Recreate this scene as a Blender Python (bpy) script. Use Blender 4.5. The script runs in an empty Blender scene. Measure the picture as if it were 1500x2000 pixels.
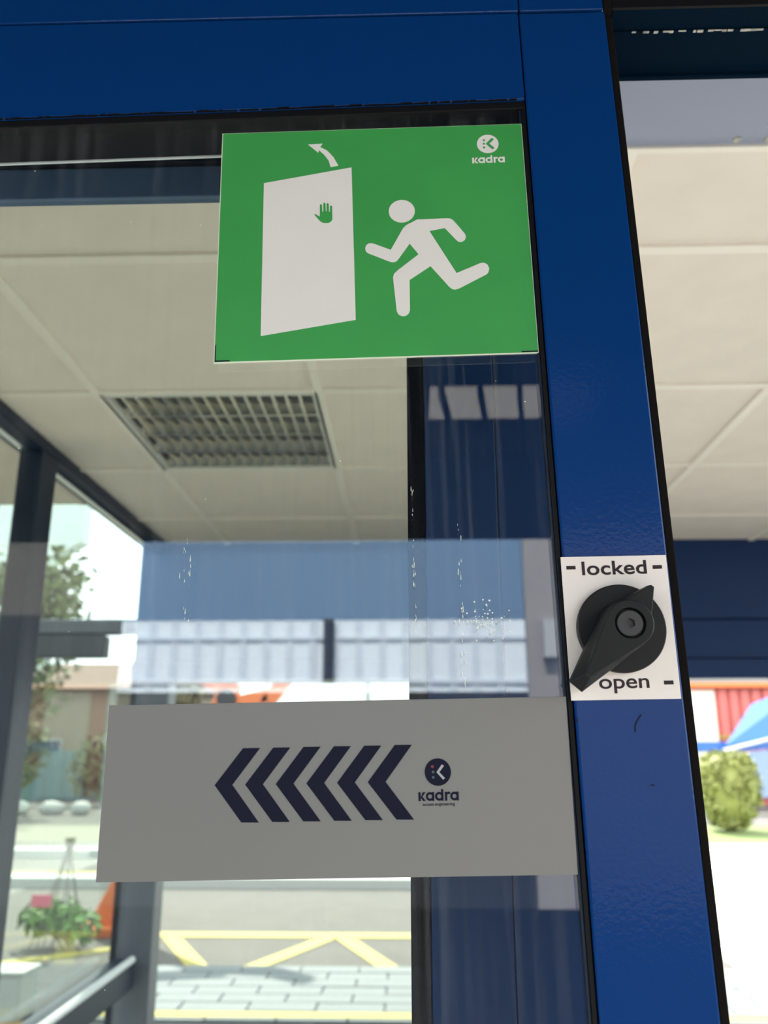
import bpy, bmesh, math, random
from mathutils import Vector, Matrix
from mathutils.geometry import tessellate_polygon
random.seed(7)
PI = math.pi
col = bpy.context.scene.collection
sc = bpy.context.scene

# ------------------------------------------------------------------ camera, sky, sun, exposure
PITCH = math.atan(470 / 1650)
cam = bpy.data.cameras.new('camera')
cam.sensor_fit = 'HORIZONTAL'
cam.sensor_width = 36.0
cam.lens = 1650 / 1500 * 36.0
cam.clip_start = 0.02
cam.clip_end = 300
cam.dof.use_dof = True
cam.dof.focus_distance = 0.585
cam.dof.aperture_fstop = 10.0
cam_o = bpy.data.objects.new('camera', cam)
cam_o.location = (0, 0, 1.6)
cam_o.rotation_euler = (PI / 2 + PITCH, 0, math.radians(1.67))
col.objects.link(cam_o)
sc.camera = cam_o

world = bpy.data.worlds.new('sky')
sc.world = world
world.use_nodes = True
bgn = world.node_tree.nodes['Background']
bgn.inputs[0].default_value = (0.86, 0.94, 1.0, 1)
bgn.inputs[1].default_value = 1.7

sun = bpy.data.lights.new('sun', 'SUN')
sun.energy = 5.6
sun.angle = math.radians(1.5)
sun.color = (1.0, 0.95, 0.86)
sun_o = bpy.data.objects.new('sun', sun)
sun_o.rotation_euler = Vector((-0.12, 0.62, 0.78)).to_track_quat('Z', 'Y').to_euler()
sun_o.location = (0, 10, 15)
col.objects.link(sun_o)

vs = sc.view_settings
vs.view_transform = 'Standard'
vs.look = 'None'
vs.gamma = 1
vs.use_curve_mapping = False
vs.exposure = 1.42

# ------------------------------------------------------------------ materials
def mat(name, color, rough=0.5, metal=0.0, spec=0.5, coat=0.0, noise=None, bump=None):
    m = bpy.data.materials.new(name)
    m.use_nodes = True
    nt = m.node_tree
    b = nt.nodes['Principled BSDF']
    b.inputs['Base Color'].default_value = (*color, 1)
    b.inputs['Roughness'].default_value = rough
    b.inputs['Metallic'].default_value = metal
    b.inputs['Specular IOR Level'].default_value = spec
    b.inputs['Coat Weight'].default_value = coat
    b.inputs['Coat Roughness'].default_value = 0.06
    if noise:                                   # (scale, amount)
        tc = nt.nodes.new('ShaderNodeTexCoord')
        n = nt.nodes.new('ShaderNodeTexNoise')
        n.inputs['Scale'].default_value = noise[0]
        n.inputs['Detail'].default_value = 5
        nt.links.new(tc.outputs['Object'], n.inputs['Vector'])
        mp = nt.nodes.new('ShaderNodeMapRange')
        mp.inputs[1].default_value = 0.3
        mp.inputs[2].default_value = 0.7
        mp.inputs[3].default_value = 1 - noise[1]
        mp.inputs[4].default_value = 1 + noise[1]
        nt.links.new(n.outputs['Fac'], mp.inputs[0])
        mx = nt.nodes.new('ShaderNodeVectorMath')
        mx.operation = 'SCALE'
        mx.inputs[0].default_value = color
        nt.links.new(mp.outputs[0], mx.inputs['Scale'])
        nt.links.new(mx.outputs[0], b.inputs['Base Color'])
    if bump:                                    # (scale, distance)
        tc = nt.nodes.new('ShaderNodeTexCoord')
        n = nt.nodes.new('ShaderNodeTexNoise')
        n.inputs['Scale'].default_value = bump[0]
        n.inputs['Detail'].default_value = 2
        nt.links.new(tc.outputs['Object'], n.inputs['Vector'])
        bp = nt.nodes.new('ShaderNodeBump')
        bp.inputs['Strength'].default_value = 1.0
        bp.inputs['Distance'].default_value = bump[1]
        nt.links.new(n.outputs['Fac'], bp.inputs['Height'])
        nt.links.new(bp.outputs[0], b.inputs['Normal'])
        if coat:
            nt.links.new(bp.outputs[0], b.inputs['Coat Normal'])
    return m

def glass_mat(name, tint, base, streaks=0.0):
    m = bpy.data.materials.new(name)
    m.use_nodes = True
    nt = m.node_tree
    nt.nodes.clear()
    out = nt.nodes.new('ShaderNodeOutputMaterial')
    tr = nt.nodes.new('ShaderNodeBsdfTransparent')
    tr.inputs[0].default_value = (*tint, 1)
    gl = nt.nodes.new('ShaderNodeBsdfGlossy')
    gl.inputs['Roughness'].default_value = 0.0
    gl.inputs[0].default_value = (0.9, 0.95, 1.0, 1)
    lw = nt.nodes.new('ShaderNodeLayerWeight')
    lw.inputs[0].default_value = 0.5
    pw = nt.nodes.new('ShaderNodeMath')
    pw.operation = 'POWER'
    pw.inputs[1].default_value = 5.0
    nt.links.new(lw.outputs['Facing'], pw.inputs[0])
    mr = nt.nodes.new('ShaderNodeMapRange')
    mr.inputs[3].default_value = base
    mr.inputs[4].default_value = 0.6
    nt.links.new(pw.outputs[0], mr.inputs[0])
    mx = nt.nodes.new('ShaderNodeMixShader')
    nt.links.new(mr.outputs[0], mx.inputs[0])
    nt.links.new(tr.outputs[0], mx.inputs[1])
    nt.links.new(gl.outputs[0], mx.inputs[2])
    last = mx
    if streaks:
        tc = nt.nodes.new('ShaderNodeTexCoord')
        mpn = nt.nodes.new('ShaderNodeMapping')
        mpn.inputs['Scale'].default_value = (60, 1, 1.2)
        nt.links.new(tc.outputs['Object'], mpn.inputs[0])
        n = nt.nodes.new('ShaderNodeTexNoise')
        n.inputs['Scale'].default_value = 3.0
        n.inputs['Detail'].default_value = 4
        nt.links.new(mpn.outputs[0], n.inputs['Vector'])
        r = nt.nodes.new('ShaderNodeMapRange')
        r.inputs[1].default_value = 0.5
        r.inputs[2].default_value = 0.8
        r.inputs[3].default_value = 0.0
        r.inputs[4].default_value = streaks
        nt.links.new(n.outputs['Fac'], r.inputs[0])
        df = nt.nodes.new('ShaderNodeBsdfDiffuse')
        df.inputs[0].default_value = (0.75, 0.78, 0.8, 1)
        m2 = nt.nodes.new('ShaderNodeMixShader')
        nt.links.new(r.outputs[0], m2.inputs[0])
        nt.links.new(mx.outputs[0], m2.inputs[1])
        nt.links.new(df.outputs[0], m2.inputs[2])
        last = m2
    nt.links.new(last.outputs[0], out.inputs[0])
    return m

M = {}
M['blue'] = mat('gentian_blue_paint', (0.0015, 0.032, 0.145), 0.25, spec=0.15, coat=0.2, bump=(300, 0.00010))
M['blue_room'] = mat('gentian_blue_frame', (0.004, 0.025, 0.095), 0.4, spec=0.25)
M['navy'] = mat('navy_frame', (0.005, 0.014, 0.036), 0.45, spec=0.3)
M['rear'] = mat('rear_rail_with_reflection', (0.075, 0.125, 0.215), 0.35)  # rail blue lightened to carry the reflection in the glass before it
M['rearstile'] = mat('rear_stile_paint', (0.010, 0.036, 0.115), 0.4, spec=0.25)
M['under'] = mat('header_blue_shaded', (0.0, 0.007, 0.018), 0.8, spec=0.04)  # header blue darkened, the shade is put into the colour
M['rubber'] = mat('black_rubber', (0.005, 0.005, 0.006), 0.5, spec=0.15)
M['brush'] = mat('black_brush', (0.006, 0.005, 0.0045), 0.9, spec=0.1, bump=(300, 0.0005))
M['knob'] = mat('black_plastic', (0.008, 0.008, 0.0086), 0.5, spec=0.25, bump=(1500, 0.00004))
M['screw'] = mat('black_steel', (0.05, 0.05, 0.052), 0.42, metal=0.6)
M['green'] = mat('sign_green', (0.042, 0.30, 0.066), 0.42, noise=(14, 0.05))
M['white'] = mat('print_white', (0.72, 0.675, 0.64), 0.45, noise=(30, 0.015))
M['plate'] = mat('plate_white', (0.76, 0.69, 0.635), 0.45, noise=(30, 0.015))
M['edge'] = mat('sign_edge', (0.72, 0.74, 0.62), 0.4)
M['print'] = mat('print_brown_black', (0.03, 0.020, 0.023), 0.6, spec=0.2)
M['ink'] = mat('print_navy', (0.006, 0.007, 0.020), 0.7, spec=0.15)
M['red_ink'] = mat('print_red', (0.15, 0.018, 0.025), 0.5)
M['teal_ink'] = mat('print_teal', (0.05, 0.085, 0.10), 0.5)
M['greyplate'] = mat('grey_panel', (0.205, 0.198, 0.185), 0.42, metal=0.35, noise=(6, 0.03))
M['greyink'] = mat('grey_panel_print', (0.33, 0.33, 0.33), 0.45)
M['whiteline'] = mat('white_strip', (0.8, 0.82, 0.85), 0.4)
M['alu'] = mat('aluminium_strip', (0.75, 0.76, 0.78), 0.25, metal=1.0)
M['lilac'] = mat('ceiling_edge_paint', (0.31, 0.33, 0.43), 0.5, spec=0.3)
M['tile'] = mat('ceiling_tile', (0.82, 0.73, 0.645), 0.85, noise=(9, 0.035))
M['tbar'] = mat('ceiling_bar', (0.9, 0.83, 0.74), 0.5)
M['mirror'] = mat('louvre_mirror', (0.85, 0.82, 0.73), 0.24, metal=1.0)
M['lampwhite'] = mat('lamp_white', (0.75, 0.73, 0.68), 0.5)
M['floor'] = mat('floor_tile', (0.74, 0.68, 0.60), 0.4, noise=(5, 0.05))
M['soffit_dark'] = mat('canopy_dark', (0.006, 0.011, 0.024), 0.8, spec=0.1)
M['roof'] = mat('roof_sheet', (0.12, 0.12, 0.13), 0.7)
M['gunk'] = mat('dried_sealant', (0.45, 0.43, 0.38), 0.8, noise=(200, 0.4))
M['pane'] = glass_mat('leaf_glass', (0.925, 0.945, 0.935), 0.085, 0.03)
M['pane_back'] = glass_mat('rear_leaf_glass', (0.93, 0.945, 0.92), 0.02)
M['pane_side'] = glass_mat('side_glass', (0.93, 0.955, 0.93), 0.012)
M['skylight'] = glass_mat('added_skylight_sheet', (0.60, 0.54, 0.48), 0.03)
M['postgrey'] = mat('post_with_reflection', (0.10, 0.115, 0.145), 0.4)  # post colour lifted to grey for the reflection lying over it
M['asphalt'] = mat('asphalt', (0.085, 0.08, 0.07), 0.9, noise=(3, 0.08))
M['asphalt_dark'] = mat('asphalt_dark', (0.04, 0.041, 0.042), 0.9, noise=(3, 0.1))
M['yard'] = mat('yard_reflection_dark', (0.012, 0.012, 0.014), 0.95, spec=0.0, noise=(3, 0.1))
M['paver'] = mat('paver', (0.155, 0.172, 0.175), 0.85, noise=(8, 0.06))
M['joint'] = mat('paver_bed', (0.07, 0.075, 0.075), 0.9)
M['far_concrete'] = mat('far_concrete', (0.17, 0.16, 0.135), 0.9)
M['concrete'] = mat('concrete', (0.62, 0.60, 0.55), 0.9, noise=(2, 0.05))
M['yellow'] = mat('road_yellow', (0.30, 0.255, 0.05), 0.7)
M['orange_line'] = mat('road_orange', (0.38, 0.22, 0.05), 0.7)
M['kerb'] = mat('kerb_white', (0.36, 0.37, 0.35), 0.8)
M['grass'] = mat('grass', (0.11, 0.15, 0.035), 0.9, noise=(4, 0.2))
M['hedge'] = mat('hedge_leaf', (0.225, 0.24, 0.06), 0.7, noise=(3, 0.25))
M['leaf_a'] = mat('tree_leaf_green', (0.11, 0.14, 0.045), 0.7, noise=(2, 0.3))
M['leaf_b'] = mat('tree_leaf_olive', (0.16, 0.13, 0.06), 0.7, noise=(2, 0.3))
M['leaf_c'] = mat('plant_leaf', (0.09, 0.20, 0.03), 0.6, noise=(9, 0.3))
M['bark'] = mat('bark', (0.07, 0.06, 0.05), 0.9)
M['orange'] = mat('orange_paint', (0.66, 0.16, 0.045), 0.45)
M['palewall'] = mat('pale_wall', (0.58, 0.66, 0.62), 0.8)
M['whitewall'] = mat('white_cladding', (0.85, 0.86, 0.84), 0.6)
M['greyframe'] = mat('grey_frame', (0.28, 0.29, 0.27), 0.6)
M['redwall'] = mat('red_cladding', (0.62, 0.16, 0.13), 0.6)
M['creamwall'] = mat('cream_panel', (0.85, 0.74, 0.60), 0.6)
M['fascia'] = mat('orange_fascia', (0.80, 0.20, 0.05), 0.5)
M['capgrey'] = mat('dull_grey', (0.06, 0.065, 0.075), 0.6)
M['tarp'] = mat('blue_tarp', (0.035, 0.13, 0.40), 0.5)
M['tarp_pale'] = mat('pale_blue_tarp', (0.18, 0.24, 0.37), 0.5)
M['pole'] = mat('pale_pole', (0.62, 0.62, 0.66), 0.4)
M['black'] = mat('black_steel_beam', (0.012, 0.013, 0.016), 0.5)
M['car'] = mat('car_white', (0.75, 0.76, 0.78), 0.3, coat=0.5)
M['carglass'] = mat('car_glass', (0.02, 0.025, 0.03), 0.1)
M['tyre'] = mat('tyre', (0.015, 0.015, 0.015), 0.8)
M['pink'] = mat('pink_tag', (0.55, 0.10, 0.16), 0.6)
M['string'] = mat('grey_string', (0.16, 0.14, 0.12), 0.9)
M['fence_white'] = mat('opposite_white', (0.82, 0.86, 0.92), 0.6)
M['fence_blue'] = mat('opposite_blue', (0.13, 0.21, 0.33), 0.6)
M['fence_brown'] = mat('opposite_brown', (0.10, 0.085, 0.075), 0.8)
M['beige2'] = mat('opposite_pilaster', (0.45, 0.44, 0.44), 0.8)
M['beige'] = mat('opposite_beige', (0.30, 0.27, 0.25), 0.8)
M['slat'] = mat('opposite_slat', (0.66, 0.70, 0.77), 0.6)
M['teal'] = mat('teal_fence', (0.10, 0.20, 0.22), 0.7)
M['fence_grey'] = mat('opposite_grey', (0.02, 0.02, 0.024), 0.8)
M['roofbrown'] = mat('brown_roof', (0.12, 0.06, 0.04), 0.8)
M['tanwall'] = mat('tan_wall', (0.21, 0.165, 0.11), 0.8)

# ------------------------------------------------------------------ mesh helpers
class MB:
    def __init__(self):
        self.v = []; self.f = []
    def box(self, a, b):
        x0, y0, z0 = a; x1, y1, z1 = b
        n = len(self.v)
        self.v += [(x0,y0,z0),(x1,y0,z0),(x1,y1,z0),(x0,y1,z0),(x0,y0,z1),(x1,y0,z1),(x1,y1,z1),(x0,y1,z1)]
        self.f += [tuple(n+i for i in q) for q in ((0,3,2,1),(4,5,6,7),(0,1,5,4),(1,2,6,5),(2,3,7,6),(3,0,4,7))]
        return self
    def prism(self, pts, w0, w1):               # outline in (u, v), extruded along w
        n = len(self.v); k = len(pts)
        self.v += [(u, v, w0) for u, v in pts] + [(u, v, w1) for u, v in pts]
        area = sum(pts[i][0]*pts[(i+1)%k][1]-pts[(i+1)%k][0]*pts[i][1] for i in range(k))
        tris = tessellate_polygon([[Vector((u, v, 0)) for u, v in pts]])
        for t in tris:
            a = [pts[i] for i in t]
            s = (a[1][0]-a[0][0])*(a[2][1]-a[0][1])-(a[2][0]-a[0][0])*(a[1][1]-a[0][1])
            t = t if s > 0 else t[::-1]
            self.f.append(tuple(n+k+i for i in t))
            self.f.append(tuple(n+i for i in t[::-1]))
        for i in range(k):
            j = (i+1) % k
            q = (n+i, n+j, n+k+j, n+k+i)
            self.f.append(q if area > 0 else q[::-1])
        return self
    def loft(self, p0, w0, p1, w1, cap0=True, cap1=True):   # two outlines with the same count (counter-clockwise)
        n = len(self.v); k = len(p0)
        self.v += [(u, v, w0) for u, v in p0] + [(u, v, w1) for u, v in p1]
        for i in range(k):
            j = (i+1) % k
            self.f.append((n+i, n+j, n+k+j, n+k+i))
        if cap1: self.f.append(tuple(n+k+i for i in range(k)))
        if cap0: self.f.append(tuple(n+i for i in reversed(range(k))))
        return self
    def tube(self, a, b, r0, r1=None, seg=10):
        r1 = r0 if r1 is None else r1
        a = Vector(a); b = Vector(b); d = (b-a).normalized()
        s = d.orthogonal().normalized(); t = d.cross(s)
        n = len(self.v)
        for c, r in ((a, r0), (b, r1)):
            for i in range(seg):
                g = 2*PI*i/seg
                self.v.append(tuple(c+s*math.cos(g)*r+t*math.sin(g)*r))
        for i in range(seg):
            j = (i+1) % seg
            self.f.append((n+i, n+j, n+seg+j, n+seg+i))
        self.f.append(tuple(n+i for i in reversed(range(seg))))
        self.f.append(tuple(n+seg+i for i in range(seg)))
        return self
    def leaves(self, center, radii, count, size, rnd, shell=0.55, flat=0.0):
        c = Vector(center)
        for _ in range(count):
            d = Vector((rnd.gauss(0,1), rnd.gauss(0,1), rnd.gauss(0,1))).normalized()
            r = shell + (1-shell)*rnd.random()
            p = c + Vector((d.x*radii[0], d.y*radii[1], d.z*radii[2]))*r
            nrm = (d + Vector((rnd.uniform(-.9,.9), rnd.uniform(-.9,.9), rnd.uniform(-.4,.9)))).normalized()
            s = nrm.orthogonal().normalized(); t = nrm.cross(s)
            g = rnd.random()*6.28
            s, t = s*math.cos(g)+t*math.sin(g), t*math.cos(g)-s*math.sin(g)
            l = size*rnd.uniform(.6,1.3); n = len(self.v)
            self.v += [tuple(p-s*l*.5), tuple(p+t*l*.28+nrm*l*.08), tuple(p+s*l*.6), tuple(p-t*l*.28+nrm*l*.08)]
            self.f.append((n, n+1, n+2, n+3))
        return self
    def build(self, name, m, parent=None, bevel=0, smooth=False, matrix=None):
        me = bpy.data.meshes.new(name)
        me.from_pydata(self.v, [], self.f)
        me.materials.append(m)
        if smooth:
            for p in me.polygons: p.use_smooth = True
        o = bpy.data.objects.new(name, me)
        col.objects.link(o)
        if parent: o.parent = parent
        if matrix is not None: o.matrix_local = matrix
        if bevel:
            b = o.modifiers.new('bevel', 'BEVEL')
            b.width = bevel; b.segments = 2; b.limit_method = 'ANGLE'; b.angle_limit = math.radians(40)
        return o

def empty(name, loc=(0,0,0), matrix=None):
    o = bpy.data.objects.new(name, None)
    o.empty_display_size = 0.05
    col.objects.link(o)
    if matrix is not None: o.matrix_world = matrix
    else: o.location = loc
    return o

def tag(o, label, cat, group=None, kind=None):
    o['label'] = label; o['category'] = cat
    if group: o['group'] = group
    if kind: o['kind'] = kind
    return o

def circle(cx, cy, r, n=32, a0=0, a1=2*PI, close=True):
    return [(cx+r*math.cos(a0+(a1-a0)*i/(n if close else n-1)), cy+r*math.sin(a0+(a1-a0)*i/(n if close else n-1))) for i in range(n)]

def stroke(a, b, w):
    a = Vector(a); b = Vector(b); d = (b-a).normalized(); n = Vector((-d.y, d.x))*w/2
    return [tuple(a-n), tuple(b-n), tuple(b+n), tuple(a+n)]

def ring(mb, cx, cy, r0, r1, w0, w1, a0=0.0, a1=2*PI, n=24):
    for i in range(n):
        g, h = a0+(a1-a0)*i/n, a0+(a1-a0)*(i+1)/n
        mb.prism([(cx+r0*math.cos(g), cy+r0*math.sin(g)), (cx+r1*math.cos(g), cy+r1*math.sin(g)),
                  (cx+r1*math.cos(h), cy+r1*math.sin(h)), (cx+r0*math.cos(h), cy+r0*math.sin(h))], w0, w1)

def lettering(name, text, m, parent, x0, y0, width, xheight_scale, w, offset=0.0, spacing=1.0):
    """real letters as flat vinyl: text fitted to a width and a cap/x height, on the plane w"""
    cu = bpy.data.curves.new(name, 'FONT')
    cu.body = text; cu.size = 1.0; cu.offset = offset; cu.extrude = 0.0; cu.space_character = spacing
    tmp = bpy.data.objects.new(name, cu)
    col.objects.link(tmp)
    bpy.context.view_layer.update()
    me = bpy.data.meshes.new_from_object(tmp.evaluated_get(bpy.context.evaluated_depsgraph_get()))
    bpy.data.objects.remove(tmp); bpy.data.curves.remove(cu)
    xs = [v.co.x for v in me.vertices]
    s = width/(max(xs)-min(xs))
    for v in me.vertices:
        v.co = Vector((x0+(v.co.x-min(xs))*s, y0+v.co.y*xheight_scale, w))
    me.materials.clear(); me.materials.append(m)
    me.name = name
    o = bpy.data.objects.new(name, me)
    col.objects.link(o); o.parent = parent
    return o

def wordmark(name, m, parent, x0, y0, width, xh, w0, w1):
    """the rounded five-letter word 'kadra' (small k, a, d, r, a) drawn with strokes and rings"""
    mb = MB(); s = width/4.72; h = xh; t = 0.27
    def P(pts, ox): return [(x0+(ox+x)*s, y0+y*h) for x, y in pts]
    def letter_ring(ox):
        n = 20
        for i in range(n):
            g, k = 2*PI*i/n, 2*PI*(i+1)/n
            q = [(0.46+0.5*math.cos(g)*r, 0.5+0.5*math.sin(g)*r) for r in (1,)]
            a = [(0.46+r*math.cos(e), 0.5+r*math.sin(e)) for r, e in ((0.24,g),(0.5,g),(0.5,k),(0.24,k))]
            mb.prism(P(a, ox), w0, w1)
    # k
    mb.prism(P([(0,0),(t,0),(t,1),(0,1)], 0), w0, w1)
    mb.prism(P([(t,.42),(.52,1),(.84,1),(.47,.5),(.86,0),(.53,0),(t,.40)], 0), w0, w1)
    # a
    letter_ring(.90); mb.prism(P([(.70,0),(.95,0),(.95,1),(.70,1)], .90), w0, w1+.00006)
    # d
    letter_ring(1.98); mb.prism(P([(.70,0),(.95,0),(.95,1.32),(.70,1.32)], 1.98), w0, w1+.00006)
    # r
    mb.prism(P([(0,0),(t,0),(t,.62),(.36,.74),(.62,.74),(.62,1),(.36,1),(t,.93),(t,1),(0,1)], 3.10), w0, w1)
    # a
    letter_ring(3.76); mb.prism(P([(.70,0),(.95,0),(.95,1),(.70,1)], 3.76), w0, w1+.00006)
    return mb.build(name, m, parent)

mm = lambda pts: [(u*0.001, v*0.001) for u, v in pts]

# ------------------------------------------------------------------ the setting: floor, ground, ceiling, walls
XL, XR, YB, H = -1.08, 2.25, 3.65, 2.5

tag(MB().box((-2.2,-3.0,-0.06),(3.0,2.4,0.0)).build('floor', M['floor']), 'pale floor at the sliding door', 'floor', kind='structure')
tag(MB().box((-2.2,2.401,-0.06),(3.0,YB+.25,0.0)).build('floor', M['asphalt_dark']), 'dark floor inside the far opening, added to cut bounce light on the ceiling', 'floor', kind='structure')  # unseen dark floor, added to keep bounce light off the far ceiling
tag(MB().box((-2.28,YB+.26,-0.07),(2.6,5.92,-.03)).build('floor', M['asphalt_dark']), 'unseen dark strip before the pavers outside, added to cut bounce light', 'floor', kind='structure')  # unseen dark apron, added so sunlit ground throws less light inside
tag(MB().box((-40,-30,-0.2),(40,60,-0.07)).build('street_ground', M['asphalt']), 'beige-grey asphalt of the street outside', 'ground', kind='structure')

# --- suspended ceiling: bars, tiles
ceil = tag(empty('ceiling', (0,1.1,H)), 'suspended ceiling of square cream tiles in pale bars', 'ceiling', kind='structure')
TX, TY = 0.578, 0.617
gx = [-0.806+TX*k for k in range(-1, 6)]
gy = [1.391+TY*k for k in range(-1, 4)]
def rel(o, p): o.location = Vector(o.location)-Vector(p.location); return o
tile_mesh = None
x_edges = [XL-.03] + [g for g in gx if g > XL+.1] + [XR]
y_edges = [1.116] + gy[1:] + [YB]
LAMP = (-0.806, 2.008)
for i in range(len(x_edges)-1):
    for j in range(len(y_edges)-1):
        x0, x1, y0, y1 = x_edges[i], x_edges[i+1], y_edges[j], y_edges[j+1]
        if abs(x0-LAMP[0]) < .01 and abs(y0-LAMP[1]) < .01: continue
        cx, cy = (x0+x1)/2, (y0+y1)/2
        hx, hy = (x1-x0)/2-.004, (y1-y0)/2-.004
        o = MB().box((-hx,-hy,0.0),(hx,hy,0.012)).build('ceiling_tile', M['tile'], ceil)
        o.location = (cx, cy-1.1, 0.003+random.uniform(-.0006,.0006))
for x in x_edges[1:-1]:
    o = MB().box((-.012,1.116,-.004),(.012,YB,.002)).build('ceiling_bar', M['tbar'], ceil); o.location = (x,-1.1,0)
for y in y_edges[1:-1]:
    o = MB().box((XL-.03,-.012,-.0035),(XR,.012,.0025)).build('ceiling_bar', M['tbar'], ceil); o.location = (0,y-1.1,0)

# --- smooth lilac-grey strip between header and tiles, with a bright lip and two holes
tr = tag(empty('trim_1', (0,0.9,H)), 'smooth lilac-grey ceiling strip behind the door header', 'ceiling strip', kind='structure')
MB().box((XL-.03,-.28,-.003),(XR,.213,.012)).build('strip', M['lilac'], tr)
MB().box((XL-.03,.206,-.008),(XR,.218,-.001)).build('lip', M['tbar'], tr)
for hx in (0.505, 0.552):
    MB().tube((hx,.196,-.0045),(hx,.196,-.001),.0062,seg=16).build('rivet', M['gunk'], tr)

# --- roof and soffits
tag(MB().box((-1.19,.56,H+.03),(3.0,7.2,H+.2)).build('roof', M['roof']), 'flat roof slab over the vestibule, with an unseen overhang added for shade', 'roof', kind='structure')  # overhang past the far opening lengthened to keep sun off the ground there
sf = tag(empty('canopy_soffit', (-1.6,1.5,H)), 'cream soffit of the canopy outside the left glazing', 'soffit', kind='structure')
T = Matrix.Translation((1.6,-1.5,-H))
MB().box((-2.6,.6,H+.0),(-1.24,3.02,H+.03)).build('soffit_panel', M['tile'], sf, matrix=T)
MB().box((-1.236,.6,H-.003),(-1.19,3.02,H+.03)).build('soffit_bar', M['tile'], sf, matrix=T)
cs = tag(empty('canopy_ceiling', (0,-1,H)), 'dark ceiling on the near side of the door with a barred skylight', 'ceiling', kind='structure')  # skylight put in to give the bright patch mirrored in the glass
SX0, SX1, SY0, SY1 = .06, .56, -.44, .12
for a, b in (((-1.8,-1.5,0),(SX0,1.55,.14)), ((SX1,-1.5,0),(1.35,1.55,.14)), ((SX0,-1.5,0),(SX1,SY0,.14)), ((SX0,SY1,0),(SX1,1.55,.14))):
    MB().box(a, b).build('ceiling_sheet', M['soffit_dark'], cs)
MB().box((SX0,SY0,.004),(SX1,SY1,.010)).build('added_skylight_pane', M['skylight'], cs)
for i in range(5):
    x = SX0+.02+.1*i
    MB().prism([(x+.09,SY0),(x+.10,SY0),(x+.015,SY1),(x,SY1)], -.03, 0).build('added_skylight_bar', M['soffit_dark'], cs)
# --- back wall: stepped blue beam over the wide opening, left and right posts
bw = tag(empty('wall_back', (0.5,YB,0)), 'navy framed far opening with a stepped beam and posts', 'wall', kind='structure')
T = Matrix.Translation((-0.5,-YB,0))
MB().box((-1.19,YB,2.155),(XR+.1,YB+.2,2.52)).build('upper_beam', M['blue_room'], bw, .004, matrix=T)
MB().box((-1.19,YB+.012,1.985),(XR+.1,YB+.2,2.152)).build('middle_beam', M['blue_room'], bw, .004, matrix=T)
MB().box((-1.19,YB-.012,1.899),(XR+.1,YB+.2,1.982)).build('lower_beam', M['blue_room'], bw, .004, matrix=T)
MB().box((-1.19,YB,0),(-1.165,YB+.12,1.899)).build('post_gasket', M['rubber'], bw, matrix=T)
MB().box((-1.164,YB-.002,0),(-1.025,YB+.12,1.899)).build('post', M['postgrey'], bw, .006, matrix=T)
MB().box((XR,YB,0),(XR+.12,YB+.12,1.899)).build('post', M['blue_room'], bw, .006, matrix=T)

# --- left wall: glazed side with mullions and rails
def side_wall(name, x, s, label):
    w = tag(empty(name, (x,2.1,0)), label, 'wall', kind='structure')
    T = Matrix.Translation((-x,-2.1,0))
    a, b = sorted((x, x+s*.09))
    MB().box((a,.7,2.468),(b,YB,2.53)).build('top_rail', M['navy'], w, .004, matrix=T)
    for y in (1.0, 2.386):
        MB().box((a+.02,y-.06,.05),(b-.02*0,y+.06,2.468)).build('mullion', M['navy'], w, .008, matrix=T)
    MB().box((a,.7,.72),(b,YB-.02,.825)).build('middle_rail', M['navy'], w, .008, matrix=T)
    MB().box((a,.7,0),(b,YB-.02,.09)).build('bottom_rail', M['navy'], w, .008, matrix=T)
    MB().box((a-.004*0+.035,.72,2.455),(b-.035,YB-.03,2.468)).build('glazing_bead', M['alu'], w, matrix=T)
    MB().tube((x-s*.012,.75,.838),(x-s*.012,YB-.1,.838),.013,seg=12).build('rail_highlight', M['whiteline'], w, matrix=T)  # white tube added as the bright highlight along the middle rail
    for y0, y1 in ((.72,.94),(1.06,2.326),(2.446,YB-.03)):
        for z0, z1 in ((.09,.72),(.825,2.455)):
            MB().box((x+s*.055,y0,z0),(x+s*.06,y1,z1)).build('pane', M['pane_side'], w, matrix=T)
    return w
side_wall('wall_left', XL, -1, 'glazed left wall with navy mullions and rails')
side_wall('wall_right', XR, 1, 'glazed right wall outside the frame with navy mullions')

# --- door header: two blue cover panels above the leaf, underside in blue darkened as shade, with a dirty joint
hd = tag(empty('trim_2', (0.3,.6,2.18)), 'blue door header above the leaf with shade painted into its underside and a dirty joint', 'door header', kind='structure')
T = Matrix.Translation((-.3,-.6,-2.18))
MB().box((-1.19,.551,2.1785),(.0932,.573,2.5)).build('cover_panel', M['blue'], hd, .0012, matrix=T)
MB().box((.0939,.551,2.1785),(.1620,.573,2.5)).build('cover_panel', M['blue'], hd, .0012, matrix=T)
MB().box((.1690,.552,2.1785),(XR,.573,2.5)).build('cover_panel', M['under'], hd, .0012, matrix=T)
MB().box((.1622,.5500,2.1786),(.1688,.573,2.5)).build('brush_seal', M['brush'], hd, matrix=T)
MB().box((.1690,.5495,2.1782),(XR,.5520,2.190)).build('black_lip', M['rubber'], hd, matrix=T)
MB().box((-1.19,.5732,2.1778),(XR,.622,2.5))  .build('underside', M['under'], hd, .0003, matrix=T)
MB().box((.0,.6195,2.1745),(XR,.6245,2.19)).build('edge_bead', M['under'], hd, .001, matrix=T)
g = MB(); x = .19; rg = random.Random(3)
while x < .42:
    l = rg.uniform(.002,.008); g.box((x,.5732,2.1776-rg.uniform(.0001,.0004)),(x+l,.5732+rg.uniform(.0006,.0022),2.1785)); x += l+rg.choice((0,0,.001,.004,.006))
gk = g.build('sealant', M['gunk'], hd, matrix=T); gk['kind'] = 'stuff'

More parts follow.
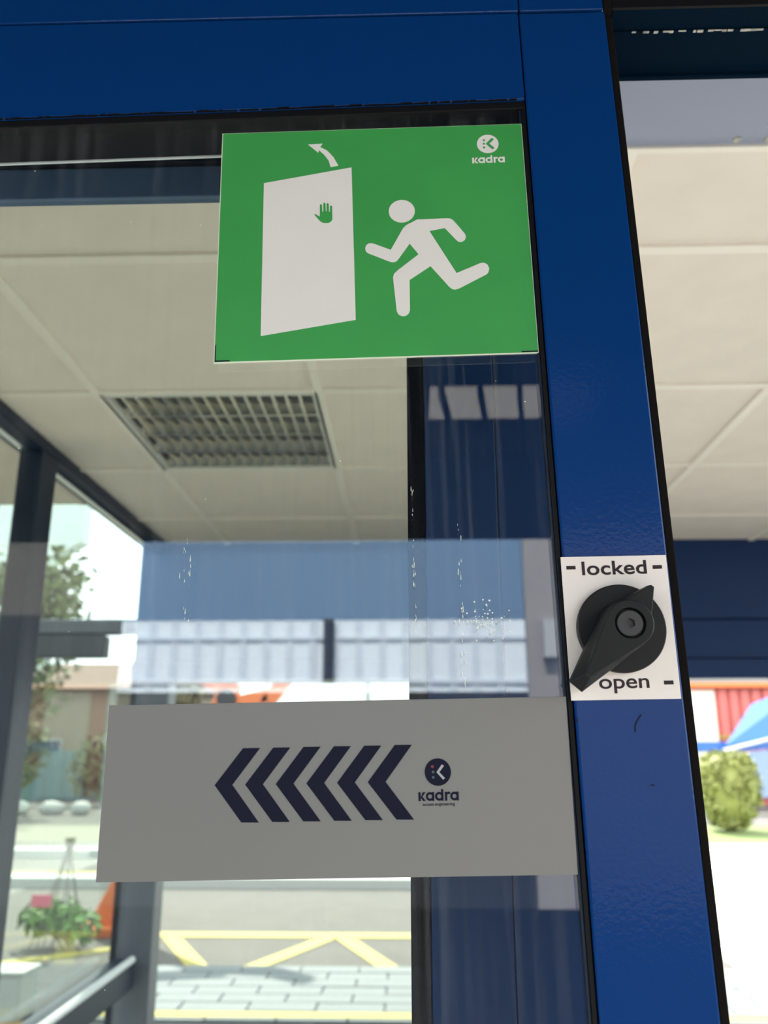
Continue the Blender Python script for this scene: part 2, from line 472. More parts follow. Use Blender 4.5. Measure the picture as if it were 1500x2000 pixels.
# ------------------------------------------------------------------ front door leaf (hangs 1.15 degrees out of true)
TILT = math.radians(1.15)
c, s = math.cos(TILT), math.sin(TILT)
LEAF = Matrix(((c,-s,0,0),(0,0,-1,.55),(s,c,0,1.6),(0,0,0,1)))       # u, v in the leaf, w towards the viewer
def on_leaf(u, v, w=0): return LEAF @ Matrix.Translation((u*.001, v*.001, w*.001))
VB = -1.56
def leaf_child(mb, name, m, parent, bevel=0, smooth=False):
    o = mb.build(name, m, parent, bevel, smooth); o.matrix_local = Matrix.Translation((0,-VB,0)); return o
d1 = tag(empty('door_1', matrix=LEAF @ Matrix.Translation((0,VB,0))), 'front blue framed glass door leaf carrying the signs and the turn latch', 'door', kind='structure')
def top_v(u): return .5755 - math.tan(TILT)*(u)                      # keeps the top edge level
uL, uI, uR = -.80, .1045, .1738
leaf_child(MB().prism([(uI+.0004,VB),(uR,VB),(uR,top_v(uR)),(uI+.0004,top_v(uI))], -.042, 0), 'stile', M['blue'], d1, .0014)
leaf_child(MB().prism([(uL,.4895),(uI-.0004,.4895),(uI-.0004,top_v(uI)),(uL,top_v(uL))], -.042, 0), 'top_rail', M['blue'], d1, .0014)
leaf_child(MB().prism([(uL-.07,VB),(uL-.0004,VB),(uL-.0004,top_v(uL)),(uL-.07,top_v(uL-.07))], -.042, 0), 'stile', M['blue'], d1, .0014)
leaf_child(MB().box((uL,VB,-.042),(uI-.0004,VB+.09,0)), 'bottom_rail', M['blue'], d1, .0014)
leaf_child(MB().prism([(uR+.0004,VB),(uR+.0062,VB),(uR+.0062,top_v(uR)-.002),(uR+.0004,top_v(uR)-.002)], -.034, -.003), 'brush_seal', M['brush'], d1, .0008)
# gaskets: rubber along the rail and the stile, with thin ridges
leaf_child(MB().box((uL,.4825,-.0425),(uI-.0004,.4893,-.0015)), 'gasket', M['rubber'], d1, .0008)
leaf_child(MB().box((uI-.0034,VB+.09,-.020),(uI-.0005,.4825,-.0015)), 'gasket', M['rubber'], d1, .0006)
leaf_child(MB().box((uI-.0052,VB+.09,-.0045),(uI-.0036,.4820,-.0030)), 'glazing_bead', M['navy'], d1, .0003)
mb = MB(); rg = random.Random(5); u = -.33
while u < uI-.01:
    l = rg.uniform(.003,.012); hgt = rg.uniform(.0002,.0014)
    mb.prism([(u,.4894),(u+l,.4894),(u+l*.9,.4894+hgt),(u+l*.2,.4894+hgt*.8)], -.001, .0004); u += l*rg.uniform(.8,1.2)
o = leaf_child(mb, 'rough_sealant', M['rubber'], d1); o['kind'] = 'stuff'
leaf_child(MB().box((uL,.4806,-.0430),(uI-.004,.4820,-.0412)), 'metal_strip', M['whiteline'], d1)
pane = leaf_child(MB().box((uL,VB+.09,-.0110),(uI-.003,.4825,-.0045)), 'pane', M['pane'], d1)
# water marks and specks on the pane
mb = MB(); rg = random.Random(11)
for cu, v0, v1, n, sp in ((.0065,.075,.175,26,.0006),(-.1475,.085,.145,16,.0045),(.037,.04,.15,30,.0008)):
    for k in range(n):
        v = v0+(v1-v0)*rg.random(); uu = cu+rg.gauss(0,sp); r = rg.uniform(.0003,.0008); l = r*rg.uniform(1,3.5)
        mb.prism([(uu-r*.4,v-l*.7),(uu,v-l),(uu+r*.4,v-l*.7),(uu+r*.3,v),(uu,v+l),(uu-r*.3,v)], -.0045, -.0043)
for k in range(70):
    uu = .052+rg.gauss(0,.007); v = .083+rg.gauss(0,.006); r = rg.uniform(.0003,.0007)
    mb.prism(circle(uu,v,r,6), -.0045, -.0043)
for k in range(24):
    uu = rg.uniform(-.3,.09); v = rg.uniform(-.14,.45); r = rg.uniform(.0002,.0005)
    mb.prism(circle(uu,v,r,6), -.0045, -.0043)
o = mb.build('water_mark', M['edge'], pane); o['kind'] = 'stuff'
# scratches on the stile
sm = MB()
for pts in ([(146.2,20.2),(142.9,16.2),(141.5,13.0),(141.3,9.4)], [(105.3,18.9),(105.9,16.3)], [(147.5,-22.1),(149.8,-22.3)]):
    for a, b in zip(pts, pts[1:]): sm.prism(mm(stroke(a, b, .75)), .0001, .0003)
leaf_child(sm, 'scratch', M['ink'], d1)

# ------------------------------------------------------------------ rear door leaf (parallel, upright)
d2 = tag(empty('door_2', (0,.68,0)), 'second blue glass door leaf standing behind the front leaf', 'door', kind='structure')
T = Matrix.Translation((0,-.68,0))
MB().box((.0148,.665,.02),(.0735,.705,2.178)).build('stile', M['rearstile'], d2, .0012, matrix=T)
MB().box((.0741,.665,.02),(.185,.705,2.178)).build('stile', M['rearstile'], d2, .0012, matrix=T)
MB().box((0,.666,.02),(.0144,.70,2.178)).build('gasket', M['brush'], d2, .0006, matrix=T)
MB().box((-.95,.665,2.094),(-.0006,.676,2.127)).build('top_rail', M['rear'], d2, .0012, matrix=T)
MB().box((-.95,.660,2.1275),(-.0006,.705,2.178)).build('track', M['rubber'], d2, .0012, matrix=T)
MB().box((-1.02,.665,.02),(-.951,.705,2.178)).build('stile', M['blue_room'], d2, .0012, matrix=T)
MB().box((-.95,.665,.02),(-.0006,.705,.11)).build('bottom_rail', M['blue_room'], d2, .0012, matrix=T)
MB().box((-.951,.669,.11),(-.0002,.674,2.094)).build('pane', M['pane_back'], d2, matrix=T)

# ------------------------------------------------------------------ green emergency exit sign
W0, W1, W2 = -4.4, -2.6, -2.35            # mm: back of a sign, its face, its print
sg = tag(empty('exit_sign', matrix=on_leaf(0,0)), 'green emergency exit sign with a white running figure stuck to the glass', 'sign')
k = .001
MB().prism(mm([(-133.7,470.4),(100.4,469.2),(100.2,273.2),(-133.7,273.2)]), W0*k, (W1-.3)*k).build('backing', M['edge'], sg)
MB().prism(mm([(-133.0,469.9),(99.9,468.8),(99.7,273.7),(-133.0,273.7)]), (W1-.29)*k, W1*k).build('face', M['green'], sg)
def art(parent, name, m, pts, w0=W1+.01, w1=W2): return MB().prism(mm(pts), w0*k, w1*k).build(name, m, parent)
art(sg, 'door_pictogram', M['white'], [(-100.0,423.1),(-32.4,434.5),(-30.6,303.8),(-99.9,293.2)])
art(sg, 'swing_arrow', M['white'], [(-66.0,456.9),(-54.8,457.2),(-56.7,454.2),(-51.3,450.8),(-46.4,444.6),(-42.6,436.6),(-48.6,435.5),(-50.1,441.7),(-53.6,447.1),(-57.6,451.4),(-58.1,449.0)])
art(sg, 'hand_pictogram', M['green'], [(-61.1,393.5),(-60.3,394.0),(-56.9,391.5),(-56.9,401.9),(-56.1,402.5),(-55.3,401.8),(-55.0,395.9),(-54.2,395.8),(-54.2,403.0),(-53.4,403.8),(-52.6,402.9),(-52.4,396.0),(-51.7,396.0),(-51.7,402.6),(-50.9,403.4),(-50.1,402.6),(-49.9,395.4),(-49.2,395.4),(-49.1,400.3),(-48.3,401.2),(-47.5,400.2),(-47.4,388.6),(-48.5,386.7),(-50.8,385.7),(-54.2,386.0),(-56.5,387.4),(-58.5,389.9)], W2+.01, W2+.12)
art(sg, 'figure_head', M['white'], circle(5.25,393.9,9.85,40))
art(sg, 'figure_body', M['white'], [(16.8,386.2),(40.1,386.3),(42.3,385.6),(43.9,384.2),(51.9,372.5),(52.6,370.0),(51.8,367.3),(49.3,365.5),(47.1,365.7),(45.5,367.1),(37.1,378.0),(25.5,375.9),(44.3,339.4),(62.2,347.1),(64.8,347.4),(67.3,345.8),(68.5,342.5),(67.7,339.2),(66.1,337.5),(45.9,326.8),(42.6,325.7),(40.4,326.4),(38.6,328.1),(25.3,346.0),(9.5,335.1),(9.1,310.3),(8.0,307.3),(5.6,305.5),(2.8,305.6),(0.5,307.2),(-0.6,310.0),(-2.7,337.4),(-1.9,340.5),(0.8,343.3),(16.8,356.3),(10.4,365.7),(1.8,353.0),(0.1,350.9),(-2.2,350.3),(-4.4,350.7),(-20.7,358.6),(-22.4,360.3),(-22.9,362.9),(-22.1,365.5),(-20.0,367.1),(-17.3,367.0),(-3.8,360.9),(5.9,379.2),(8.4,381.7)])
lg = art(sg, 'logo_disc', M['white'], circle(73.2,451.4,8.35,40))
mb = MB()
mb.prism(mm([(76.4,456.6),(78.3,455.4),(74.4,451.4),(78.3,447.4),(76.6,446.1),(71.7,451.4)]), (W2+.01)*k, (W2+.12)*k)
for q in ((70.4,454.8),(70.2,451.5),(70.2,448.1)): mb.prism(mm(circle(q[0],q[1],.9,14)), (W2+.01)*k, (W2+.12)*k)
mb.build('logo_mark', M['green'], lg)
wordmark('logo_lettering', M['white'], sg, .0605, .4342, .0250, .0050, (W1+.01)*k, W2*k)
for q in ([(-132.9,273.8),(-122,273.8),(-122,274.7),(-132.2,274.7),(-132.2,287),(-132.9,287)], [(88,273.8),(99.6,273.8),(99.6,274.7),(88,274.7)]):
    MB().prism(mm(q), (W1+.01)*k, W2*k).build('corner_mark', M['ink'], sg)

# ------------------------------------------------------------------ grey direction panel with six chevrons
dp = tag(empty('direction_panel', matrix=on_leaf(0,0)), 'grey panel with six dark chevrons pointing left on the glass', 'sign')
MB().prism(mm([(-193.0,33.2),(100.6,32.4),(99.4,-72.7),(-193.8,-72.4)]), W0*k, W1*k).build('panel', M['greyplate'], dp, .0003)
for i in range(6):
    dx = 96.0/5*i*1.0
    a0 = [(-122.6,-17.2),(-105.3,4.8),(-94.5,4.7),(-111.5,-17.2),(-94.4,-39.7),(-105.2,-39.5)]
    art(dp, 'chevron', M['ink'], [(u+dx, v-.0*i) for u, v in a0], W1+.01, W2)
lg = art(dp, 'logo_disc', M['ink'], circle(17.25,-12.0,8.2,40))
mb = MB(); 
mb.prism(mm([(19.9,-7.4),(21.3,-8.3),(18.2,-12.1),(21.6,-15.7),(20.4,-16.6),(16.4,-12.1)]), (W2+.01)*k, (W2+.12)*k)
mb.build('logo_mark', M['greyink'], lg)
MB().prism(mm(circle(14.0,-8.7,.95,14)), (W2+.01)*k, (W2+.12)*k).build('logo_dot', M['red_ink'], lg)
for q in ((14.3,-11.9),(14.3,-15.1)): MB().prism(mm(circle(q[0],q[1],.85,14)), (W2+.01)*k, (W2+.12)*k).build('logo_dot', M['teal_ink'], lg)
wordmark('logo_lettering', M['ink'], dp, .0047, -.0290, .0250, .0052, (W1+.01)*k, W2*k)
lettering('tagline_lettering', 'access engineering', M['ink'], dp, .0073, -.0318, .0198, .0026, W2*k, .01)

# ------------------------------------------------------------------ turn latch: white plate, black rosette, lever, screw
tl = tag(empty('turn_latch', matrix=on_leaf(138,74)), 'black turn latch on a white plate marked locked and open', 'latch')
def lt(pts): return [((u-138)*.001, (v-74)*.001) for u, v in pts]
MB().prism(lt([(103.4,122.4),(172.5,122.0),(171.9,29.2),(103.0,29.6)]), .0001, .0010).build('plate', M['plate'], tl, .0001)
def dash(u0, v0, u1, v1):
    MB().prism(lt([(u0,v0),(u1,v0),(u1,v1),(u0,v1)]), .00101, .00115).build('dash', M['print'], tl)
dash(106.6,113.9,112.6,116.2); dash(163.0,112.9,169.0,115.3); dash(162.2,38.2,168.2,40.6)
lettering('locked_lettering', 'locked', M['print'], tl, -.0214, .0360, .0424, .0128, .0011, .020, 1.04)
lettering('open_lettering', 'open', M['print'], tl, -.0167, -.0375, .0316, .0128, .0011, .012, 1.0)
def dsk(r, n=72): return circle(0,0,r,n)
mb = MB()
mb.loft(dsk(.0283), .001, dsk(.0283), .0052, cap1=False); mb.loft(dsk(.0283), .0052, dsk(.0276), .006, cap0=False)
ro = mb.build('rosette', M['knob'], tl)
# lever: drop-shaped body towards the lower left, its end cut at a slant, pointed fin on the far side
ang = math.atan2(-34.5, -31.5)
def drop(r, half, length, n=30):
    th = math.acos(max(-1,min(1,(r-half)/length)))
    arc = circle(0,0,r,n,ang+th,ang+2*PI-th,close=False)
    d = Vector((math.cos(ang),math.sin(ang))); q = Vector((-d.y,d.x))
    e0 = d*length-q*half; e1 = d*length+q*half
    return arc+[tuple(e0), tuple(e1)]
mb = MB()
mb.loft(drop(.0168,.0050,.0490), .0062, drop(.0160,.0046,.0500), .013, cap1=False)
mb.loft(drop(.0160,.0046,.0500), .013, drop(.0146,.0018,.0430), .0268, cap0=False, cap1=False)
mb.loft(drop(.0146,.0018,.0430), .0268, drop(.0140,.0013,.0422), .0275, cap0=False, cap1=False)
# top face with the round screw recess
outer = drop(.0140,.0013,.0422); hole = circle(0,0,.0096,36)
allp = outer+hole; base = len(mb.v)
mb.v += [(u,v,.0275) for u,v in allp]
for t3 in tessellate_polygon([[Vector((u,v,0)) for u,v in outer],[Vector((u,v,0)) for u,v in reversed(hole)]]):
    idx = [i if i < len(outer) else len(outer)+len(hole)-1-(i-len(outer)) for i in t3]
    p3 = [allp[i] for i in idx]
    sgn = (p3[1][0]-p3[0][0])*(p3[2][1]-p3[0][1])-(p3[2][0]-p3[0][0])*(p3[1][1]-p3[0][1])
    mb.f.append(tuple(base+i for i in (idx if sgn > 0 else idx[::-1])))
hb = len(mb.v); mb.v += [(u,v,.0235) for u,v in hole]; h0 = base+len(outer)
for i in range(36):
    j = (i+1) % 36
    mb.f.append((h0+i,h0+j,hb+j,hb+i))
mb.f.append(tuple(hb+i for i in range(36)))
lv = mb.build('lever', M['knob'], tl, .0003)
fd = Vector((18.5,24.5)).normalized(); fq = Vector((-fd.y,fd.x))
mb = MB()
b0 = [tuple(fd*.006-fq*.0152), tuple(fd*.0312-fq*.0018), tuple(fd*.0312+fq*.0018), tuple(fd*.006+fq*.0152)]
b1 = [tuple(fd*.006-fq*.0130), tuple(fd*.0305-fq*.0012), tuple(fd*.0305+fq*.0012), tuple(fd*.006+fq*.0130)]
mb.loft(b0, .0062, b0, .012, cap1=False); mb.loft(b0, .012, b1, .0190, cap0=False)
mb.build('pointer_fin', M['knob'], lv, .0004)
mb = MB()
mb.loft(dsk(.0083,40), .0236, dsk(.0083,40), .0262, cap1=False)
mb.loft(dsk(.0083,40), .0262, dsk(.0077,40), .0268, cap0=False, cap1=False)
nb = len(mb.v)
o_ = dsk(.0077,36); hx = []
for u, v in o_:
    g = math.atan2(v,u); kx = .0032*math.cos(PI/6)/math.cos(((g+PI/6) % (PI/3))-PI/6)
    hx.append((kx*math.cos(g), kx*math.sin(g)))
mb.v += [(u,v,.0268) for u,v in o_]+[(u,v,.0268) for u,v in hx]+[(u,v,.0245) for u,v in hx]
for i in range(36):
    j = (i+1) % 36
    mb.f.append((nb+i,nb+j,nb+36+j,nb+36+i)); mb.f.append((nb+36+i,nb+36+j,nb+72+j,nb+72+i))
mb.f.append(tuple(nb+72+i for i in range(36)))
mb.build('screw', M['screw'], lv)

# ------------------------------------------------------------------ ceiling light with mirror louvres
cl = tag(empty('ceiling_light', (-0.517,2.3165,H)), 'square recessed ceiling light with mirrored louvres, switched off', 'ceiling light')
hx, hy = TX/2-.004, TY/2-.004
mb = MB()
mb.box((-hx,-hy,-.004),(hx,-hy+.016,.02)); mb.box((-hx,hy-.016,-.004),(hx,hy,.02)); mb.box((-hx,-hy+.016,-.004),(-hx+.014,hy-.016,.02)); mb.box((hx-.014,-hy+.016,-.004),(hx,hy-.016,.02))
mb.build('frame', M['lampwhite'], cl)
MB().box((-hx+.014,-hy+.016,.095),(hx-.014,hy-.016,.10)).build('housing', M['lampwhite'], cl)
nr = 4
wy = (2*hy-.032)/nr
for i in range(nr):
    y = -hy+.016+wy*(i+.5)
    MB().tube((-hx+.03,y,.075),(hx-.03,y,.075),.008,seg=10).build('tube_lamp', M['lampwhite'], cl)
for i in range(nr+1):
    y = -hy+.016+wy*i
    mb = MB(); n = len(mb.v)
    prof = [(-.004,.0),(.004,.0),(.013,.03),(.018,.07),(-.018,.07),(-.013,.03)]
    mb.v += [(-hx+.014,y+a,b) for a,b in prof]+[(hx-.014,y+a,b) for a,b in prof]
    kf = len(prof)
    mb.f += [(a,(a+1)%kf,kf+(a+1)%kf,kf+a) for a in range(kf)]+[tuple(range(kf-1,-1,-1)),tuple(range(kf,2*kf))]
    mb.build('long_louvre', M['mirror'], cl)
nf = 15
wx = (2*hx-.028)/nf
cm = None
for i in range(nr):
    y0 = -hy+.016+wy*i; 
    for j in range(1,nf):
        x = -hx+.014+wx*j
        if cm is None:
            mb = MB(); prof = [(-.003,.0),(.003,.0),(.009,.045),(-.009,.045)]
            mb.v += [(a,.006,b) for a,b in prof]+[(a,wy-.006,b) for a,b in prof]
            mb.f += [(a,(a+1)%4,4+(a+1)%4,4+a) for a in range(4)]+[(3,2,1,0),(4,5,6,7)]
            o = mb.build('cross_louvre', M['mirror'], cl); cm = o
        else:
            o = cm.copy(); col.objects.link(o); o.parent = cl
        o.location = (x, y0, .002)

# ------------------------------------------------------------------ pavement, road markings, kerbs
pv = tag(empty('paved_strip', (1.5,6.6,-.07)), 'pavement of pale rectangular pavers outside the opening', 'pavement', kind='structure')
MB().box((-3.75,-.66,0),(2.6,.68,.05)).build('bedding', M['joint'], pv)
pm = None; PW, PD = .45, .2
for r in range(7):
    for q in range(14):
        x = -3.7+PW*q+(PW/2 if r % 2 else 0)
        if x > 2.2: continue
        if pm is None:
            o = MB().box((-PW/2+.006,-PD/2+.006,0),(PW/2-.006,PD/2-.006,.06)).build('paver', M['paver'], pv, .004); pm = o
        else:
            o = pm.copy(); col.objects.link(o); o.parent = pv
        o.location = (x+PW/2, -.57+PD*r-.02, .05+random.uniform(-.002,.002)-.045)
def slab(name, m, pts, label, cat, z0=-.07, z1=-.06):
    return tag(MB().prism(pts, z0, z1).build(name, m), label, cat, kind='structure')
slab('tactile_line', M['yellow'], [(-2.25,5.96),(4.2,5.96),(4.2,6.09),(-2.25,6.09)], 'thin yellow line along the near edge of the pavers', 'road marking', -.07, -.002)
rm = tag(empty('road_marking', (-1,8.5,-.07)), 'yellow zigzag road marking beyond the pavers', 'road marking')
def stripe(a, b, w): return MB().prism(stroke((a[0]+1,a[1]-8.5),(b[0]+1,b[1]-8.5),w), 0, .008).build('stripe', M['yellow'], rm)
stripe((-2.45,8.77),(3.5,8.77),.24)
stripe((-2.25,8.65),(-1.66,7.38),.17)
stripe((-.78,8.65),(-1.34,7.38),.17); stripe((-.62,8.65),(-.12,7.38),.17)
stripe((.95,8.65),(.5,7.38),.17); stripe((1.1,8.65),(1.7,7.38),.17)
slab('kerb', M['kerb'], [(-14,11.6),(3,11.6),(3,12.0),(-14,12.0)], 'near white kerb across the street on the left', 'kerb', -.07, .05)
slab('kerb', M['kerb'], [(-16,14.75),(3,14.75),(3,15.15),(-16,15.15)], 'far white kerb below the grass verge', 'kerb', -.07, .06)
slab('yellow_lane_line', M['yellow'], [(-12,12.9),(3,12.9),(3,13.1),(-12,13.1)], 'yellow lane line between the two white kerbs', 'road marking')
slab('grass_verge', M['grass'], [(-16,15.2),(2,15.2),(2,16.3),(-16,16.0)], 'narrow green grass verge behind the far kerb', 'grass')
slab('far_pavement', M['far_concrete'], [(-22,17.2),(3,17.2),(3,21),(-22,21)], 'pale far pavement in front of the trees', 'pavement')
slab('forecourt', M['concrete'], [(2.62,4.4),(16,4.4),(16,17.2),(2.62,17.2)], 'sunlit white concrete forecourt right of the door', 'pavement')
slab('lawn', M['grass'], [(3.5,17.2),(16,17.2),(16,21.5),(3.5,21.5)], 'strip of yellow-green lawn under the round hedge', 'grass')
slab('side_road', M['asphalt_dark'], [(-6,4.6),(-2.3,4.6),(-2.3,7.55),(-3.4,7.6),(-6,7.4)], 'dark grey asphalt patch outside the left glazing', 'road')
slab('orange_line', M['orange_line'], [(-3.4,5.90),(-2.32,5.90),(-2.32,6.02),(-3.4,6.02)], 'short orange line on the dark asphalt patch', 'road marking', -.0601, -.052)
slab('yellow_edge', M['yellow'], [(-3.5,7.58),(-2.5,8.35),(-2.42,8.25),(-3.4,7.44)], 'yellow slanting edge line in front of the planting', 'road marking')

# ------------------------------------------------------------------ small things outside on the left
rnd = random.Random(2)
bx_ = tag(empty('white_block', (-2.68,6.1,-.06)), 'small white block on the dark asphalt at the lower left', 'block')
MB().prism([(-.19,-.12),(.17,-.12),(.19,.12),(-.17,.12)], 0, .27).build('block', M['kerb'], bx_, .02)
MB().prism([(-.2,-.13),(.18,-.13),(.2,.13),(-.18,.13)], .27, .30).build('lid', M['kerb'], bx_, .01)

pt = tag(empty('plant_bed', (-3.15,8.2,-.07)), 'low bushy green plants under a cone of strings', 'plant')
MB().leaves((-.05,0,.26),(.30,.2,.16),170,.13,rnd).leaves((.22,-.1,.2),(.2,.15,.12),80,.12,rnd).build('foliage', M['leaf_c'], pt)
mb = MB()
for _ in range(9): mb.tube((rnd.uniform(-.2,.25),rnd.uniform(-.1,.1),0),(rnd.uniform(-.2,.25),rnd.uniform(-.1,.1),.28),.008,.004,6)
mb.build('stem', M['bark'], pt)
tp = pt
for i in range(7):
    g = 2*PI*i/7
    MB().tube((.24*math.cos(g),.2*math.sin(g),.0),(.03,0,.86),.006,seg=6).build('string', M['string'], tp)
MB().tube((.03,0,.80),(.03,0,.92),.035,.05,8).build('knot', M['string'], tp)
MB().box((-.20,-.18,.36),(-.02,-.17,.46)).build('pink_tag', M['pink'], tp)

# leaning orange boom with a folded jib
cr = tag(empty('crane_arm', (-3.0,8.85,-.07)), 'orange folded crane arm leaning behind the grey panel', 'crane')
def seg(name, a, b, w):
    a = Vector(a); b = Vector(b); d = (b-a); n = Vector((-d.z,0,d.x)).normalized()*w/2
    mb = MB(); t = .1
    q = [a-n, b-n, b+n, a+n]
    mb.v += [(p.x,-t,p.z) for p in q]+[(p.x,t,p.z) for p in q]
    mb.f += [(0,1,2,3),(7,6,5,4),(0,4,5,1),(1,5,6,2),(2,6,7,3),(3,7,4,0)]
    return mb.build(name, M['orange'], cr, .01)
seg('lower_boom', (0,0,.0), (1.15,0,2.22), .24)
seg('upper_boom', (1.25,0,2.28), (.68,0,2.47), .13)
seg('jib', (1.10,0,2.12), (1.56,0,2.24), .14)
seg('jib', (1.52,0,2.14), (1.86,0,2.56), .13)
MB().tube((1.14,-.13,2.2),(1.14,.13,2.2),.1,seg=16).build('pivot', M['black'], cr)
MB().box((-.3,-.25,0),(.25,.25,.08)).build('base_plate', M['orange'], cr, .01)

# dark horizontal beam on two posts outside the left wall
gb = tag(empty('steel_gantry', (-2.6,5.05,0)), 'dark horizontal steel beam outside the left glazing', 'beam')
MB().box((-3.2,-.05,2.145),(.79,.05,2.275)).build('beam', M['black'], gb, .008)
MB().box((-3.2,-.06,2.285),(1.25,.06,2.37)).build('cap', M['capgrey'], gb, .008)
for x in (-3.1, .70):
    MB().box((x-.04,-.04,-.07),(x+.04,.04,2.145)).build('post', M['black'], gb, .006) if x < 0 else None

# ------------------------------------------------------------------ trees, houses and cars on the left
def tree(x, y, h, r, m, label, seed):
    rg = random.Random(seed)
    t = tag(empty('street_tree', (x,y,-.07)), label, 'tree', 'trees across the street')
    mb = MB(); mb.tube((0,0,0),(.1,0,h*.55),.16,.10,10)
    for i in range(5):
        g = rg.random()*6.28
        mb.tube((.08,0,h*.45),(r*.5*math.cos(g),r*.5*math.sin(g),h*.75),.07,.03,8)
    mb.build('trunk', M['bark'], t)
    mb = MB()
    for i in range(9):
        mb.leaves((rg.uniform(-.6,.6)*r, rg.uniform(-.5,.5)*r, h*rg.uniform(.42,.80)), (r*.5,r*.5,h*.15), 170, .36, rg, .3)
    mb.build('foliage', m, t)
    return t
tree(-11.7,26.0,8.6,2.1,M['leaf_a'],'tall green tree whose crown shows above the dark beam',21)
tree(-15.6,25.5,6.0,1.9,M['leaf_a'],'green tree at the far left edge of the street',22)
tree(-8.0,30.0,4.9,1.3,M['leaf_b'],'olive-brown tree nearest the far opening post',25)
def shrub(x, y, h, r, label, seed):
    rg = random.Random(seed)
    t = tag(empty('shrub', (x,y,-.07)), label, 'shrub', 'shrubs under the trees')
    mb = MB()
    for i in range(6): mb.leaves((rg.uniform(-.6,.6)*r, 0, h*rg.uniform(.3,.7)), (r*.5,.6,h*.35), 120, .3, rg, .3)
    mb.build('foliage', M['leaf_a'], t); MB().tube((0,0,0),(0,0,h*.5),.08,.05,8).build('stem', M['bark'], t)
shrub(-12.9,28.8,2.9,1.3,'tall green shrub on the left beneath the tan house',31)
shrub(-10.0,28.8,2.4,1.3,'low green shrub on the right beneath the tan house',32)
tf = tag(empty('teal_fence', (-11,31.5,-.07)), 'low teal fence between the shrubs and the tan house', 'fence')
for i in range(10): MB().box((-3.5+.7*i,-.03,0),(-2.84+.7*i,.03,1.75)).build('board', M['teal'], tf)

def building(name, x0, x1, y, h, d, m, label, wins=(), roof=None):
    b = tag(empty(name, ((x0+x1)/2,y,-.07)), label, 'building')
    w = (x1-x0)/2
    MB().box((-w,0,0),(w,d,h)).build('wall', m, b)
    for a, c_, e, f_ in wins:
        fr = MB().box((a,-.06,c_),(e,.02,f_)).build('window', M['greyframe'], b)
        MB().box((a+.08,-.075,c_+.08),(e-.08,-.058,f_-.08)).build('glass', M['carglass'], fr)
    if roof:
        mb = MB(); n = 0
        mb.v += [(-w-.4,-.5,h),(w+.4,-.5,h),(w+.4,d+.5,h),(-w-.4,d+.5,h),(-w,d/2,h+roof),(w,d/2,h+roof)]
        mb.f += [(0,1,5,4),(2,3,4,5),(1,2,5),(3,0,4),(3,2,1,0)]
        mb.build('roof', M['roofbrown'], b)
    return b
building('tan_house', -15.5,-8.9,34.0,4.1,6,M['tanwall'],'tan house with a brown roof behind the trees',((-2.6,.9,-1.4,2.2),(-.3,.9,.9,2.2),(2.0,.2,2.9,2.3)),1.3)
# tall pale building with a sloping cut at the upper right
pb = tag(empty('pale_building', (-17.8,46,-.07)), 'tall pale green building with an overhanging upper corner at left', 'building')
MB().prism([(-10,0),(-2.35,0),(-2.35,12.3),(-.68,13.2),(-.68,20),(-10,20)], -.0, 1.2).build('wall', M['palewall'], pb, matrix=Matrix.Rotation(PI/2,4,'X') @ Matrix.Translation((0,0,-1.2)))
for i in range(3):
    for j in range(3):
        fr = MB().box((-9.6+2.5*i,-.1,7.3+3.6*j),(-8.0+2.5*i,.02,9.3+3.6*j)).build('window', M['whitewall'], pb)
        MB().box((-9.5+2.5*i,-.12,7.4+3.6*j),(-8.1+2.5*i,-.1,9.2+3.6*j)).build('glass', M['tarp_pale'], fr)
for i, (x, w) in enumerate(((-10.9,.5),(-10.0,.8),(-9.2,.6),(-11.6,.5))):
    rg = random.Random(40+i); bm = bmesh.new(); bmesh.ops.create_icosphere(bm, subdivisions=2, radius=.5)
    for v in bm.verts: v.co = Vector((v.co.x*w, v.co.y*.5, v.co.z*.4+.17))*(1+rg.uniform(-.08,.08))
    me = bpy.data.meshes.new('white_stone'); bm.to_mesh(me); bm.free(); me.materials.append(M['kerb'])
    o = bpy.data.objects.new('white_stone', me); col.objects.link(o); o.location = (x, 24.7, -.07)
    tag(o, ('small white stone second from the left under the trees','broad white stone in the row under the trees','rightmost white stone in the row under the trees','leftmost white stone in the row under the trees')[i], 'stone', 'white stones under the trees')

# white clad building straight ahead, panel by panel
wb = tag(empty('white_building', (0,25,-.07)), 'bright white clad building beyond the far opening', 'building')
MB().box((-4.2,.1,0),(6.6,6,4.3)).build('wall', M['greyframe'], wb)
for j in range(4):
    for i in range(4):
        x = -4.2+3.0*i-.0; z = [.05,1.45,2.62,3.50][j]; z1 = [1.4,2.58,3.46,4.3][j]
        MB().box((x+.06,.04,z),(x+2.94 if i < 3 else 6.5,.1,z1)).build('panel', M['whitewall'], wb)

# ------------------------------------------------------------------ right of the door: hedge, stall, tarpaulin
hg = tag(empty('round_hedge', (7.08,20.0,-.06)), 'round clipped yellow-green hedge on the lawn', 'hedge')
rh = random.Random(9)
def boxy(d, p=3.4):
    return d/((abs(d.x)**p+abs(d.y)**p+abs(d.z)**p)**(1/p))
mb = MB()
for i in range(150):
    d = boxy(Vector((rh.gauss(0,1),rh.gauss(0,1),rh.gauss(0,1))).normalized())
    q = .93 if d.z > 0 else .93-.22*abs(d.z)
    mb.leaves((d.x*.60*q, d.y*.58*q, .88+d.z*.72), (.16,.16,.15), 40, .11, rh, .4)
mb.build('foliage', M['hedge'], hg)
bmx = bmesh.new(); bmesh.ops.create_icosphere(bmx, subdivisions=3, radius=1.0)
for v in bmx.verts:
    d = boxy(v.co.normalized()); q = 1 if d.z > 0 else 1-.22*abs(d.z)
    v.co = Vector((d.x*.56*q, d.y*.54*q, d.z*.70+.88))
